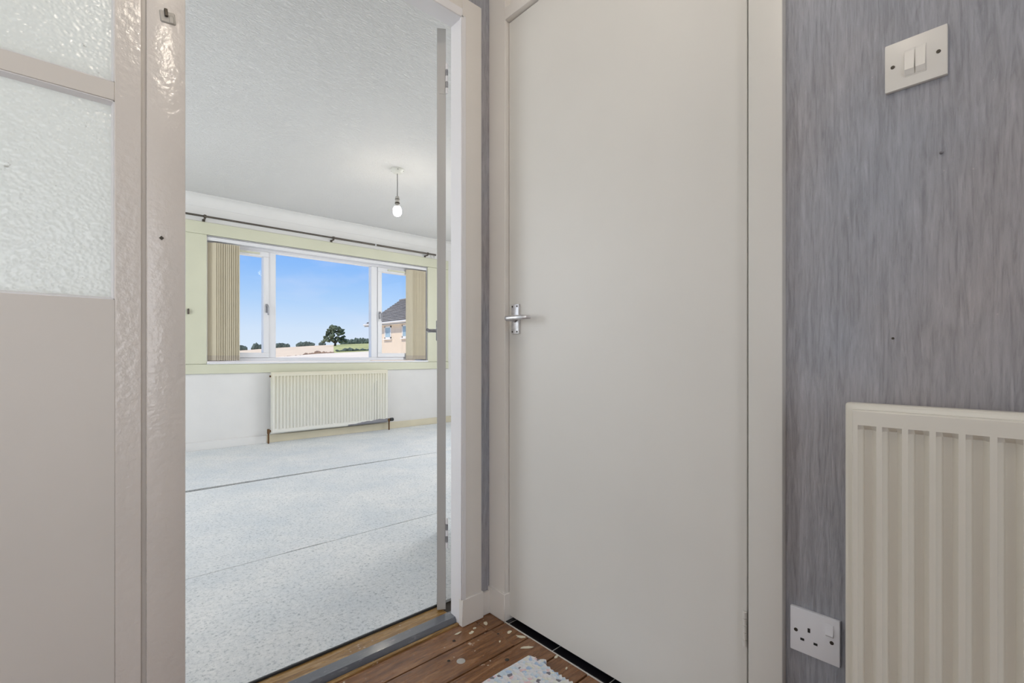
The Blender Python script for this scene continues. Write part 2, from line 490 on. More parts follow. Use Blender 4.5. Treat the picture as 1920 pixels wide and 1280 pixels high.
# ------------------------------------------------------------------ dimensions
CEIL = 2.385            # ceiling height
AY = 1.27               # hall face of architraves round the living room doorway
WY = 1.285              # hall face of that wall
LY = 1.346              # living room face of that wall
FX = 1.06               # face of the closet frame
WX = 1.08               # face of the papered wall
DX = 1.0775             # face of the closet door
FY = 5.25               # window wall, room face
JX0, JX1 = 0.1737, 0.932
HX0, HY0 = -1.30, -2.30 # hall's other walls
RX0, RX1 = -1.62, 4.25  # living room side walls
HEADZ = 2.010

# ------------------------------------------------------------------ floor
fl = struct(MB().box(HX0, 1.75, HY0, LY, -0.14, -0.024).build('floor', 'dark_wood'), 'dark bed under the brown floorboards of the hall', 'floor')
ys = [1.2905, 1.1965, 1.080, 0.960, 0.8435, 0.7265, 0.609, 0.492, 0.375, 0.258, 0.141, 0.024, -0.093, -0.21, -0.327, -0.444, -0.561, -0.678]
for k, (y1, y0) in enumerate(zip(ys, ys[1:])):
    g = 0.0022
    parts = [(HX0, 1.056)]
    if k == 0: parts = [(HX0, 0.985), (0.987, 1.056)]
    if k == 1: parts = [(HX0, 0.995), (0.9965, 1.056)]
    for (x0, x1) in parts:
        dz = rnd.uniform(-0.0012, 0.0008)
        MB().box(x0, x1, y0 + g, y1 - g, -0.024, dz, 0.0012).build('floorboard', 'board', fl)
MB().box(HX0, 1.056, HY0, ys[-1] - .002, -0.024, 0).build('floorboard', 'board', fl)
# knots and nail heads in the boards
for (x, y, rx) in ((0.826, 1.13, 0.013), (0.93, 1.044, 0.007), (0.80, 1.155, 0.005), (0.995, 1.16, 0.004), (0.868, 1.225, 0.005)):
    MB().lathe([(rx * 0.2, 0.0), (rx, 0.0001), (rx * 0.8, 0.0009), (rx * 0.1, 0.0011)], (x, y, 0.0002), seg=14).build('knot', 'holder' if rx > .01 else 'dark_wood', fl)
# scraps of old paint and filler by the doorway corner
for (x, y, sx, sy, a) in ((0.935, 1.222, .010, .006, 20), (1.003, 1.232, .012, .007, 70), (1.028, 1.142, .010, .006, 10), (1.038, 1.098, .015, .006, -60),
                          (1.015, 1.045, .020, .005, -35), (0.958, 1.235, .006, .004, 0), (0.90, 1.248, .012, .004, 0), (0.972, 1.125, .005, .003, 40), (1.046, 0.955, .008, .004, 0), (1.03, 0.90, .006, .003, 30)):
    mb = MB()
    ca, sa = math.cos(math.radians(a)), math.sin(math.radians(a))
    pts = []
    for k in range(9):
        th = 2*math.pi*k/9; q = rnd.uniform(0.7, 1.25)
        u, w = sx*q*math.cos(th), sy*q*math.sin(th)
        pts.append((x + u*ca - w*sa, y + u*sa + w*ca))
    mb.prism(pts, 2, 0.0, 0.0016).build('paint_scrap', 'cream_skirt', fl)

# tiled strip running in under the closet door
cf = struct(MB().box(1.056, 1.75, 0.33, 1.285, -0.024, -0.0006).build('floor_closet', 'grout'), 'narrow black tiled strip under the closet door', 'floor')
gy = [1.283, 1.1805, 0.9825, 0.781, 0.581, 0.381, 0.335]
for y1, y0 in zip(gy, gy[1:]):
    for x0, x1 in ((1.0605, 1.205), (1.208, 1.40)):
        MB().box(x0, x1, y0 + .0016, y1 - .0016, -0.006, 0.0005, 0.0004).build('tile', 'black_tile', cf)

lf = struct(MB().box(RX0, RX1, LY, FY + .2, -0.14, -0.001).build('floor_living', 'dark_wood'), 'dark floor showing in the seams between the pale underlay sheets', 'floor')
struct(MB().box(JX0 - .05, 0.945, 1.343, 1.432, -0.02, 0.002, 0.001).build('trim_doorway_board', 'raw_wood'), 'strip of bare tan wood between the black door bar and the underlay', 'floor strip')
struct(MB().prism([(1.2995, 0.0), (1.302, 0.012), (1.308, 0.019), (1.343, 0.0215), (1.3445, 0.0)], 0, JX0 - .05, 0.9425).build('trim_door_bar', 'bar'), 'scuffed black door bar across the bottom of the living room doorway', 'threshold')
struct(MB().box(JX0 - .05, 0.9395, 1.2865, 1.2985, -0.02, 0.0045, 0.0012).build('trim_front_strip', 'raw_wood'), 'thin pale wood strip along the front of the black door bar', 'threshold')

# underlay sheets with wavering edges
def sheet(name, y0, y1, w0, w1, label, th=0.0095):
    mb = MB(); n = 80
    lo, hi = [], []
    for k in range(n + 1):
        x = RX0 + 0.03 + (RX1 - RX0 - 0.06) * k / n
        lo.append((x, y0(x) + rnd.uniform(-w0, w0))); hi.append((x, y1(x) + rnd.uniform(-w1, w1)))
    top0 = [mb._v((x, y, th)) for x, y in lo]; top1 = [mb._v((x, y, th)) for x, y in hi]
    b0 = [mb._v((x, y, 0)) for x, y in lo]; b1 = [mb._v((x, y, 0)) for x, y in hi]
    for k in range(n):
        for A, B in ((top0, top1), (b0, top0), (top1, b1), (b1, b0)):
            mb.bm.faces.new([A[k], A[k+1], B[k+1], B[k]])
    for k in (0, n):
        mb.bm.faces.new([b0[k], top0[k], top1[k], b1[k]])
    return tag(mb.build(name, 'underlay'), label, 'underlay', 'felt underlay sheets across the living room')
s1 = lambda x: 3.690 - 0.013 * max(0, (x - 0.45)) * 0.9
gap1 = lambda x: 0.046 * max(0.12, min(1.0, (2.9 - x) / 2.1))
s2 = lambda x: 2.258 - 0.003 * x
gap2 = lambda x: 0.003 + 0.008 * math.exp(-((x - 0.75) / 0.10) ** 2) + 0.004 * math.exp(-((x - 1.2) / 0.2) ** 2)
sheet('underlay_sheet', lambda x: 1.434, s2, 0.0006, 0.001, 'pale grey speckled felt underlay sheet nearest the doorway')
sheet('underlay_sheet', lambda x: s2(x) + gap2(x), s1, 0.001, 0.001, 'pale grey felt underlay sheet in the middle between two seams')
sheet('underlay_sheet', lambda x: s1(x) + gap1(x), lambda x: FY - 0.022, 0.003, 0.002, 'pale grey felt underlay sheet below the window and radiator')
# dark edge of the grip strip along the underlay
struct(MB().box(JX0 - .05, 0.945, 1.4275, 1.4335, 0.0, 0.0085, 0.001).build('trim_grip_strip', 'rubber'), 'thin dark strip edging the underlay in the doorway', 'edging strip')

# ------------------------------------------------------------------ walls and ceilings
struct(MB().box(HX0 - .1, 1.75, HY0 - .1, LY, CEIL, CEIL + .15).build('ceiling_hall', 'artex'), 'white hall ceiling above the closet door', 'ceiling')
struct(MB().box(RX0 - .1, RX1 + .1, LY, FY + .35, CEIL, CEIL + .15).build('ceiling_living', 'artex'), 'white stippled artex ceiling of the living room', 'ceiling')
wr = MB().box(WX, WX + .1, HY0, 0.352, 0, CEIL)
struct(wr.build('wall_right', 'paper'), 'grey lilac papered wall with switch, socket and radiator', 'wall')
w = MB().box(0.947, WX + .001, WY, WY + .035, 0, CEIL).box(-0.62, 0.947, WY, WY + .035, HEADZ + .04, CEIL).box(HX0, -0.62, WY, WY + .035, 0, CEIL)
struct(w.build('wall_doorway', 'paper'), 'dark papered strip of wall between the doorway and the closet', 'wall')
w = MB().box(0.9475, RX1, WY + .035, LY, 0, CEIL).box(-0.62, 0.9475, WY + .035, LY, HEADZ + .04, CEIL).box(RX0, -0.62, WY + .035, LY, 0, CEIL)
struct(w.build('wall_living_back', 'living_wall'), 'white back wall of the living room beside the doorway', 'wall')
w = MB().box(HX0, -1.0, HY0 - .1, HY0, 0, CEIL).box(0.10, WX + .1, HY0 - .1, HY0, 0, CEIL).box(-1.0, 0.10, HY0 - .1, HY0, 2.15, CEIL)
struct(w.build('wall_back', 'paper'), 'grey papered end wall of the hall with an opening for the added glazed door', 'wall')
# closet shell
struct(MB().box(1.70, 1.75, 0.30, WY, 0, CEIL).box(WX + .1, 1.75, 0.25, 0.30, 0, CEIL).build('wall_closet', 'living_wall'), 'white inner walls of the closet', 'wall')
w = MB().box(HX0 - .1, HX0, HY0, 0.0, 0, CEIL).box(HX0 - .1, HX0, 1.1, WY + .035, 0, CEIL).box(HX0 - .1, HX0, 0.0, 1.1, 0, 0.52).box(HX0 - .1, HX0, 0.0, 1.1, 1.78, CEIL)
struct(w.build('wall_left', 'paper'), 'grey papered hall wall with an opening for the added frosted window', 'wall')
# living side walls
w = MB()
w.box(RX0 - .1, RX0, LY - .1, 2.55, 0, CEIL).box(RX0 - .1, RX0, 4.35, FY + .35, 0, CEIL).box(RX0 - .1, RX0, 2.55, 4.35, 0, 0.8).box(RX0 - .1, RX0, 2.55, 4.35, 2.12, CEIL)
struct(w.build('wall_living_left', 'living_wall'), 'white living room side wall with an opening for an added window', 'wall')
w = MB()
w.box(RX1, RX1 + .1, LY - .1, 2.3, 0, CEIL).box(RX1, RX1 + .1, 3.9, FY + .35, 0, CEIL).box(RX1, RX1 + .1, 2.3, 3.9, 0, 0.8).box(RX1, RX1 + .1, 2.3, 3.9, 2.12, CEIL)
struct(w.build('wall_living_right', 'living_wall'), 'white living room end wall with an opening for an added window', 'wall')
OX0, OX1, OZ0, OZ1 = 0.882, 3.302, 0.832, 2.028
w = MB()
w.box(RX0, OX0, FY, FY + .3, 0, CEIL).box(OX1, RX1, FY, FY + .3, 0, CEIL).box(OX0, OX1, FY, FY + .3, 0, OZ0 - .02).box(OX0, OX1, FY, FY + .3, OZ1, CEIL)
struct(w.build('wall_window', 'living_wall'), 'white living room wall round the wide window', 'wall')
# plaster cove between ceiling and window wall
pts = [(FY, CEIL)] + [(FY - 0.085 + 0.085 * math.sin(math.radians(a)), CEIL - 0.085 + 0.085 * math.cos(math.radians(a)) - 0.0) for a in range(0, 91, 15)]
pts = [(FY + .002, CEIL + .002), (FY - .095, CEIL + .002), (FY - .095, CEIL - .006)] + [(FY - .095 + .085 * math.sin(math.radians(a)), CEIL - .006 - .085 * (1 - math.cos(math.radians(a)))) for a in range(15, 91, 15)] + [(FY - .006, CEIL - .098), (FY + .002, CEIL - .098)]
struct(MB().prism(pts, 0, RX0, RX1).build('trim_cove', 'living_wall'), 'white plaster cove where ceiling meets the window wall', 'cove')

# added windows and hall door, made up outside the view to bring in light
def added_window(name, x, y0, y1, z0, z1, label, glass='glass'):
    o = empty(name, (x, (y0+y1)/2, z0))
    f = MB()
    for (a, b_, c, d) in ((y0, y1, z0, z0+.06), (y0, y1, z1-.06, z1), (y0, y0+.06, z0+.06, z1-.06), (y1-.06, y1, z0+.06, z1-.06), ((y0+y1)/2-.03, (y0+y1)/2+.03, z0+.06, z1-.06)):
        f.box(x - .03, x + .03, a, b_, c, d)
    f.build('window_frame', 'upvc', o)
    MB().box(x - .004, x + .004, y0+.06, y1-.06, z0+.06, z1-.06).build('pane', glass, o)
    struct(o, label, 'window')
added_window('window_added_side', RX0 - .06, 2.55, 4.35, 0.8, 2.12, 'added living room window on the side wall, out of view')
added_window('window_added_end', RX1 + .06, 2.3, 3.9, 0.8, 2.12, 'added living room window on the end wall, out of view')
added_window('window_added_hall', HX0 - .06, 0.0, 1.1, 0.52, 1.78, 'added frosted hall window opposite the closet, out of view', 'obscure')
o = empty('door_added_hall', (-0.45, HY0 - .05, 0))  # unseen glazed door, added as a light source for the hall
f = MB()
for (a, b_, c, d) in ((-1.00, 0.10, 0.0, 0.10), (-1.00, 0.10, 2.05, 2.15), (-1.00, -0.91, 0.10, 2.05), (0.01, 0.10, 0.10, 2.05), (-0.91, 0.01, 0.95, 1.03)):
    f.box(a, b_, HY0 - .07, HY0 - .02, c, d)
f.build('frame', 'upvc', o)
MB().box(-0.91, 0.01, HY0 - .05, HY0 - .042, 0.10, 0.95).build('pane', 'glass', o)
MB().box(-0.91, 0.01, HY0 - .05, HY0 - .042, 1.03, 2.05).build('pane', 'glass', o)
struct(o, 'added white framed glazed door at the far end of the hall, out of view', 'door')

# ------------------------------------------------------------------ doorway frame
ar = empty('trim_doorway', (0.97, AY, 0))
struct(ar, 'cream door frame of the living room doorway beside the closet', 'door frame')
MB().box(0.9345, 1.015, AY, WY, 0.088, HEADZ + .072, 0.0025, 2).build('architrave', 'hall_paint', ar)
MB().box(-0.55, 0.9345, AY, WY, HEADZ + .004, HEADZ + .072, 0.0025, 2).build('architrave_head', 'hall_paint', ar)
MB().box(0.9305, 1.0205, AY - .005, WY, 0.0, 0.090, 0.002).build('plinth_block', 'hall_paint', ar)
j = MB().box(JX1, 0.947, AY - .004, 1.334, 0.0, HEADZ + .008, 0.002)
j.build('jamb', 'white_gloss', ar)
hj = MB().box(-0.55, JX1 + .002, AY - .003, 1.334, HEADZ, HEADZ + .03, 0.002)
hj.build('head_jamb', 'white_gloss', ar)
MB().box(0.9235 + .0015, JX1 + .0026, AY - .0065, AY + .004, 0.091, HEADZ + .004, 0.002).build('bead', 'white_gloss', ar)
MB().box(-0.55, JX1 + .0026, AY - .0065, AY + .004, HEADZ - .0035, HEADZ + .004, 0.002).build('bead', 'white_gloss', ar)

po = empty('trim_post', (0.139, AY, 0))
struct(po, 'cream gloss painted post between the glazed door and the doorway', 'post')
MB().box(0.1045, JX0, AY, LY, 0, HEADZ + .03, 0.003, 2).build('post', 'gloss', po)
R_ = Matrix.Translation((0.1405, AY, 1.631)) @ Matrix.Rotation(math.radians(-6), 4, 'Y')
k = MB(R_).box(-.0135, .0145, -.0035, .002, -.0125, .0125, .002).build('catch_plate', 'holder', po)
MB(R_).box(-.005, .001, -.009, 0, -.001, .015, .001).build('catch_hook', 'screw', k)
MB(R_).box(.002, .011, -.0055, 0, -.012, .004, .0015).build('catch_lug', 'holder', k)
R_ = Matrix.Translation((0.1302, AY, 1.1497)) @ Matrix.Rotation(math.radians(40), 4, 'Y')
MB(R_).box(-.0032, .0032, -.0015, .003, -.0032, .0032).build('latch_hole', 'screw', po)

sk = struct(MB().box(1.0205, FX - .004, WY - .012, WY, 0.0, 0.078, 0.002).build('baseboard_hall', 'hall_paint'), 'short cream skirting piece in the corner by the closet', 'skirting')

# ------------------------------------------------------------------ glazed door
gd = empty('door_3', (-0.22, AY, 0))
struct(gd, 'cream door with hammered glass panes at the left', 'glazed door')
GL, GR = -0.50, 0.0525
panes = ((1.0105, 1.419), (1.457, 1.866))
YF, YB = AY, AY + .042
def gbox(name, x0, x1, z0, z1, bev=.0012):
    return MB().box(x0, x1, YF, YB, z0, z1, bev).build(name, 'gloss' if name == 'stile' else 'hall_paint', gd)
gbox('stile', GR, 0.0958, 0.012, HEADZ - .006)
gbox('stile', GL - .09, GL, 0.012, HEADZ - .006)
gbox('lower_panel', GL, GR, 0.012, panes[0][0], .0004)
gbox('glazing_bar', GL, GR, panes[0][1], panes[1][0])
gbox('top_rail', GL, GR, panes[1][1], HEADZ - .006)
for z0, z1 in panes:
    pn = MB().box(GL + .001, GR - .001, AY + .013, AY + .018, z0 + .001, z1 - .001).build('glass_pane', 'obscure', gd)
    q = .006
    gb = MB()
    gb.prism([(YF + .002, z0), (YF + .002, z0 + .002), (AY + .013, z0 + q), (AY + .013, z0)], 0, GL, GR)
    gb.prism([(YF + .002, z1), (YF + .002, z1 - .002), (AY + .013, z1 - q - .002), (AY + .013, z1)], 0, GL, GR)
    gb.prism([(GR, YF + .002), (GR - .002, YF + .002), (GR - .005, AY + .013), (GR, AY + .013)], 2, z0, z1)
    gb.prism([(GL, YF + .002), (GL + .002, YF + .002), (GL + .005, AY + .013), (GL, AY + .013)], 2, z0, z1)
    gb.build('putty', 'white_gloss', pn)
MB().box(0.0958, 0.1046, AY + .012, LY - .004, 0, HEADZ).build('rebate_strip', 'hall_paint', gd)

# ------------------------------------------------------------------ closet frame and door
cfm = empty('trim_closet_frame', (FX, 0.8, 0))
struct(cfm, 'cream painted frame round the tall closet door', 'door frame')
MB().box(FX, FX + .06, 1.2005, WY, 0.088, CEIL, 0.0015).build('stile', 'hall_paint', cfm)
MB().box(FX - .006, FX + .06, 1.196, WY + .0, 0.0, 0.092, 0.002).build('plinth_block', 'hall_paint', cfm)
MB().box(FX, FX + .06, 0.3451, 0.4125, 0.0, CEIL, 0.003, 2).build('stile', 'door_paint', cfm)
MB().box(FX, FX + .06, 0.4125, 1.2005, 2.026, 2.068, 0.0015).build('head_rail', 'hall_paint', cfm)
MB().box(DX + .008, DX + .026, 0.4125, 1.2005, 2.068, CEIL).build('over_panel', 'hall_paint', cfm)

d1 = empty('door_1', (DX, 0.8, 0.0145))
struct(d1, 'tall flat cream closet door with a small lever handle', 'door')
MB().box(DX, DX + .035, 0.4212, 1.1985, 0.0145, 2.0235, 0.0012).build('leaf', 'door_paint', d1)
hp = MB().box(DX - .0085, DX, 1.1435, 1.1795, 0.9665, 1.0665, 0.0035, 2).build('handle_plate', 'alu', d1)
for y in (1.1502, 1.1728):
    for z in (0.9745, 1.0585):
        MB().lathe([(.0005, -.0006), (.0028, -.0004), (.0028, .0012), (.0004, .0014)], (DX - .0093, y, z), axis=0, seg=10).build('screw', 'screw', hp)
lev = MB()
lev.tube([(DX - .006, 1.1615, 1.0165), (DX - .030, 1.1615, 1.0165), (DX - .044, 1.1600, 1.0165), (DX - .050, 1.154, 1.0165), (DX - .051, 1.145, 1.0165), (DX - .051, 1.115, 1.0165), (DX - .049, 1.085, 1.0163), (DX - .044, 1.072, 1.016), (DX - .030, 1.066, 1.0157)],
         [.0085, .0085, .0085, .0085, .008, .0075, .0075, .007, .006], 14)
lev.build('lever', 'alu', d1)
MB().lathe([(.011, 0), (.011, .004), (.008, .006), (.002, .0061)], (DX - .0145, 1.1615, 1.0165), axis=0, seg=18).build('collar', 'grey_alu', d1)
hg = MB().box(DX - .002, DX + .001, 0.4214, 0.4295, 0.262, 0.338).build('hinge', 'door_paint', d1)
for k in range(5):
    z0 = 0.262 + k * .0153
    MB().lathe([(.003, 0), (.0042, .0006), (.0042, .0141), (.003, .0147)], (DX - .006, 0.4235, z0), seg=14).build('knuckle', 'door_paint', hg)

# ------------------------------------------------------------------ living room door, swung open into the room
HG = Vector((0.9425, 1.3785, 0))
ang = math.radians(33.65)                     # door leaf direction, from +y towards +x
u = Vector((math.sin(ang), math.cos(ang), 0)); w_ = Vector((-math.cos(ang), math.sin(ang), 0))
DM = Matrix(((u.x, w_.x, 0, HG.x), (u.y, w_.y, 0, HG.y), (0, 0, 1, 0), (0, 0, 0, 1)))
d2 = empty('door_2', (HG.x, HG.y, 0.011))
struct(d2, 'white living room door standing open, seen edge on', 'door')
TH = 0.0305
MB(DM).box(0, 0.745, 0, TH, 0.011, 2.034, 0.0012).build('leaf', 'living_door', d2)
for z0 in (0.225, 1.805):
    h = MB(DM).box(-.0012, 0.001, .003, .0225, z0, z0 + .105).build('hinge', 'living_door', d2)
    for k in range(5):
        MB(DM).lathe([(.0035, 0), (.0045, .0008), (.0045, .0196), (.0035, .0204)], (-.003, -.0035, z0 + .0005 + k * .021), seg=14).build('knuckle', 'white_gloss' if k % 2 == 0 else 'grey_alu', h)
    MB(DM).box(-.004, -.0005, -.0075, -.0035, z0 + .002, z0 + .103).build('leaf_plate', 'white_gloss', h)
pl = MB(DM).box(.675, .708, TH, TH + .0085, 0.968, 1.066, .002).build('handle_plate', 'grey_alu', d2)
MB(DM).tube([(.690, TH + .006, 1.0165), (.690, TH + .032, 1.0165), (.687, TH + .043, 1.0165), (.676, TH + .049, 1.0165), (.60, TH + .047, 1.0165)], [.0085, .0085, .009, .0085, .0075], 12).build('lever', 'grey_alu', d2)

# ------------------------------------------------------------------ living room window
wd = empty('window_1', (2.09, FY, OZ0))
struct(wd, 'wide white three-light window looking over fields', 'window')
F0, F1 = FY + .085, FY + .155          # frame depth
fr = MB()
FXL, FXR, FZ0, FZ1 = OX0 - .004, OX1 + .004, 0.838, 2.03
fr.box(FXL, FXR, F0, F1, FZ0, 0.873, .003).box(FXL, FXR, F0, F1, 1.962, FZ1, .003)
fr.box(FXL, FXL + .05, F0, F1, 0.873, 1.962, .003).box(FXR - .05, FXR, F0, F1, 0.873, 1.962, .003)
fr.box(1.4475, 1.515, F0, F1, 0.873, 1.962, .003).box(2.577, 2.655, F0, F1, 0.873, 1.962, .003)
fr.build('window_frame', 'upvc', wd)
MB().box(1.515, 2.577, F0 + .03, F0 + .038, 0.873, 1.962).build('pane', 'glass', wd)
def casement(x0, x1, hx, hside):
    c = MB(); z0, z1, s = 0.8735, 1.9615, 0.054
    y0, y1 = F0 - .012, F1 - .005
    c.box(x0, x1, y0, y1, z0, z0 + s - .004, .003).box(x0, x1, y0, y1, z1 - s + .002, z1, .003)
    c.box(x0, x0 + s, y0, y1, z0 + s - .004, z1 - s + .002, .003).box(x1 - s, x1, y0, y1, z0 + s - .004, z1 - s + .002, .003)
    o = c.build('casement', 'upvc', wd)
    MB().box(x0 + s, x1 - s, F0 + .026, F0 + .034, z0 + s - .004, z1 - s + .002).build('pane', 'glass', o)
    h = MB().box(hx - .011, hx + .011, y0 - .008, y0, 1.335, 1.425, .003).tube([(hx, y0 - .006, 1.408), (hx, y0 - .028, 1.408), (hx + hside * .006, y0 - .032, 1.39), (hx + hside * .008, y0 - .032, 1.31)], .008, 10)
    h.build('window_handle', 'grey_alu', o)
    v = MB().box((x0+x1)/2 - .17, (x0+x1)/2 + .17, y0 - .011, y0, z1 - .034, z1 - .016, .002)
    v.build('trickle_vent', 'green', o)
casement(FXL + .052, 1.4465, 1.423, 1)
casement(2.656, FXR - .052, 2.680, 1)
struct(MB().box(OX0 - .0, OX1 + .0, FY - .03, F0, OZ0 - .02, OZ0, .003).build('trim_window_sill', 'upvc'), 'white sill board under the wide window', 'window sill')

# pale green boards round the window
gs = empty('trim_window_surround', (2.09, FY, 0.726))
struct(gs, 'pale green boards surrounding the wide window', 'window surround')
MB().box(0.58, 3.62, FY - .018, FY, OZ1 + .004, 2.148, .003).build('board', 'green', gs)
MB().box(0.58, 3.62, FY - .020, FY, 0.722, OZ0 - .020, .003).build('board', 'green', gs)
MB().box(0.58, OX0, FY - .0155, FY, OZ0 - .018, OZ1 + .003, .003).build('board', 'green', gs)
MB().box(OX1, 3.62, FY - .0155, FY, OZ0 - .018, OZ1 + .003, .003).build('board', 'green', gs)
MB().box(OX0 - .001, OX0 + .006, FY, F0, OZ0, OZ1 + .002).build('reveal', 'white_gloss', gs)
MB().box(OX1 - .006, OX1 + .001, FY, F0, OZ0, OZ1 + .002).build('reveal', 'white_gloss', gs)
MB().box(OX0, OX1, FY, F0, OZ1 - .004, OZ1 + .004).build('reveal', 'white_gloss', gs)
MB().box(0.728, 0.741, FY - .042, FY - .0155, 1.275, 1.325, .003).build('tie_back_hook', 'pole', gs)

# skirting under the window
struct(MB().box(1.40, RX1, FY - .018, FY, 0.0, 0.088, .004).build('baseboard_window', 'cream_skirt'), 'worn cream skirting board behind the white radiator', 'skirting')
struct(MB().box(RX0, 1.3995, FY - .018, FY, 0.0, 0.088, .004).build('baseboard_window_left', 'living_wall'), 'white painted skirting board left of the living room radiator', 'skirting')

# ------------------------------------------------------------------ vertical blind
bl = empty('vertical_blind', (2.09, FY + .02, OZ0 + .01))
tag(bl, 'cream vertical blind drawn apart to both ends of the wide window', 'blind')
MB().box(OX0 + .008, OX1 - .008, FY + .004, FY + .045, OZ1 - .042, OZ1 - .008, .003).build('head_rail', 'upvc', bl)
def slat_mesh(a):
    mb = MB(); z0, z1 = 0.895, 1.972
    wv = 0.089
    cols = []
    for k in range(7):
        s = (k / 6 - .5) * wv
        bow = .003 * (1 - (2 * k / 6 - 1) ** 2)
        cols.append((s * math.cos(a) - bow * math.sin(a), s * math.sin(a) + bow * math.cos(a)))
    mb.grid([[(x, y, z0) for x, y in cols], [(x, y, z1) for x, y in cols]])
    mb.bm.normal_update(); bmesh.ops.solidify(mb.bm, geom=mb.bm.faces[:], thickness=.0009)
    me = bpy.data.meshes.new('slat'); bmesh.ops.recalc_face_normals(mb.bm, faces=mb.bm.faces[:])
    mb.bm.to_mesh(me); mb.bm.free(); me.materials.append(M['slat']); me.shade_smooth(); me.set_sharp_from_angle(angle=math.radians(50))
    hb = MB(); hb.grid([[(x, y, 0.846) for x, y in cols], [(x, y, z0) for x, y in cols]])
    hb.bm.normal_update(); bmesh.ops.solidify(hb.bm, geom=hb.bm.faces[:], thickness=.0028)
    mh = bpy.data.meshes.new('hem'); bmesh.ops.recalc_face_normals(hb.bm, faces=hb.bm.faces[:])
    hb.bm.to_mesh(mh); hb.bm.free(); mh.materials.append(M['slat_hem']); mh.shade_smooth(); mh.set_sharp_from_angle(angle=math.radians(50))
    return me, mh
def stack(x0, pitch, n, a_deg, y):
    me, mh = slat_mesh(math.radians(a_deg))
    org = WORLD[bl.name]
    for k in range(n):
        s = bpy.data.objects.new('slat', me); COL.objects.link(s); s.parent = bl
        s.location = Vector((x0 + k * pitch, y + rnd.uniform(-.0003, .0003), 0)) - org; s.rotation_euler.z = math.radians(rnd.uniform(-6, 6))
        WORLD[s.name] = Vector((x0 + k * pitch, y, 0))
        h = bpy.data.objects.new('hem', mh); COL.objects.link(h); h.parent = s
stack(0.928, 0.0180, 12, 138, FY + .030)
stack(3.060, 0.0205, 10, 140, FY + .028)

# ------------------------------------------------------------------ curtain pole
cp = empty('curtain_pole', (2.05, FY - .075, 2.185))
tag(cp, 'thin dark curtain pole on brackets above the wide window', 'curtain pole')
PZ, PY = 2.186, FY - .072
MB().tube([(0.30, PY, PZ), (2.06, PY, PZ)], .0095, 12).build('pole', 'pole', cp)
MB().tube([(2.04, PY, PZ), (3.385, PY, PZ)], .0115, 12).build('pole', 'pole', cp)
for x in (0.858, 2.062, 3.268):
    b_ = MB().box(x - .012, x + .012, FY - .006, FY, PZ - .058, PZ - .012, .002).box(x - .006, x + .006, PY, FY - .004, PZ - .024, PZ - .012)
    b_.lathe([(.015, -.010), (.016, -.008), (.016, .008), (.015, .010)], (x, PY, PZ), axis=0, seg=14)
    b_.build('bracket', 'pole', cp)
for x in (3.31, 3.35, 3.365):
    rg = MB()
    rg.tube([(x, PY + .017 * math.cos(t_), PZ - .006 + .017 * math.sin(t_)) for t_ in [2*math.pi*k/16 for k in range(17)]], .0012, 6, cap=False)
    rg.tube([(x, PY, PZ - .023), (x + .004, PY, PZ - .045)], .001, 6)
    rg.build('ring', 'pole', cp)
MB().lathe([(.012, 0), (.013, .002), (.013, .016), (.012, .018)], (2.545, PY, PZ), axis=0, seg=12).build('joint_collar', 'alu', cp)

# ------------------------------------------------------------------ radiators
def trap(x, a0, a1, b0, b1):
    if x <= a0 or x >= b1: return 0.0
    if x < a1: return (x - a0) / (a1 - a0)
    if x > b0: return (b1 - x) / (b1 - b0)
    return 1.0
def rad_panel(o, mat, P, length, z0, z1, first, pitch, n, depth, flange, top_margin, name='panel'):
    """P(u, out, z) gives world points; u along the radiator, out away from the wall"""
    us = [0.0, .0025]
    for k in range(n):
        s = first + k * pitch
        us += [s, s + .22 * pitch, s + .54 * pitch, s + .77 * pitch]
    us += [length - .0025, length]
    zs = [z0, z0 + .0025, z0 + top_margin, z0 + top_margin + .008, z1 - top_margin - .008, z1 - top_margin, z1 - .0025, z1]
    def out(u_, z):
        e = max(0.0, .0025 - min(u_, length - u_)) + max(0.0, .0025 - min(z - z0, z1 - z))
        v = trap(z, z0 + top_margin, z0 + top_margin + .008, z1 - top_margin - .008, z1 - top_margin)
        c = 0
        for k in range(n):
            s = first + k * pitch
            if s <= u_ <= s + .77 * pitch + 1e-9:
                c = trap(u_, s, s + .22 * pitch, s + .54 * pitch, s + .77 * pitch)
        return flange - min(e, .0025) * 0.8 - depth * v * c
    mb = MB()
    rows = [[P(u_, out(u_, z), z) for u_ in us] for z in zs]
    # skirt back to the flange
    mb.grid(rows)
    def strip(line):
        mb.grid([[P(u_, out(u_, z), z) for u_, z in line], [P(u_, flange - .016, z) for u_, z in line]])
    strip([(u_, z0) for u_ in us]); strip([(u_, z1) for u_ in us])
    strip([(0.0, z) for z in zs]); strip([(length, z) for z in zs])
    bmesh.ops.remove_doubles(mb.bm, verts=mb.bm.verts[:], dist=1e-5)
    return mb.build(name, mat, o, smooth=28)

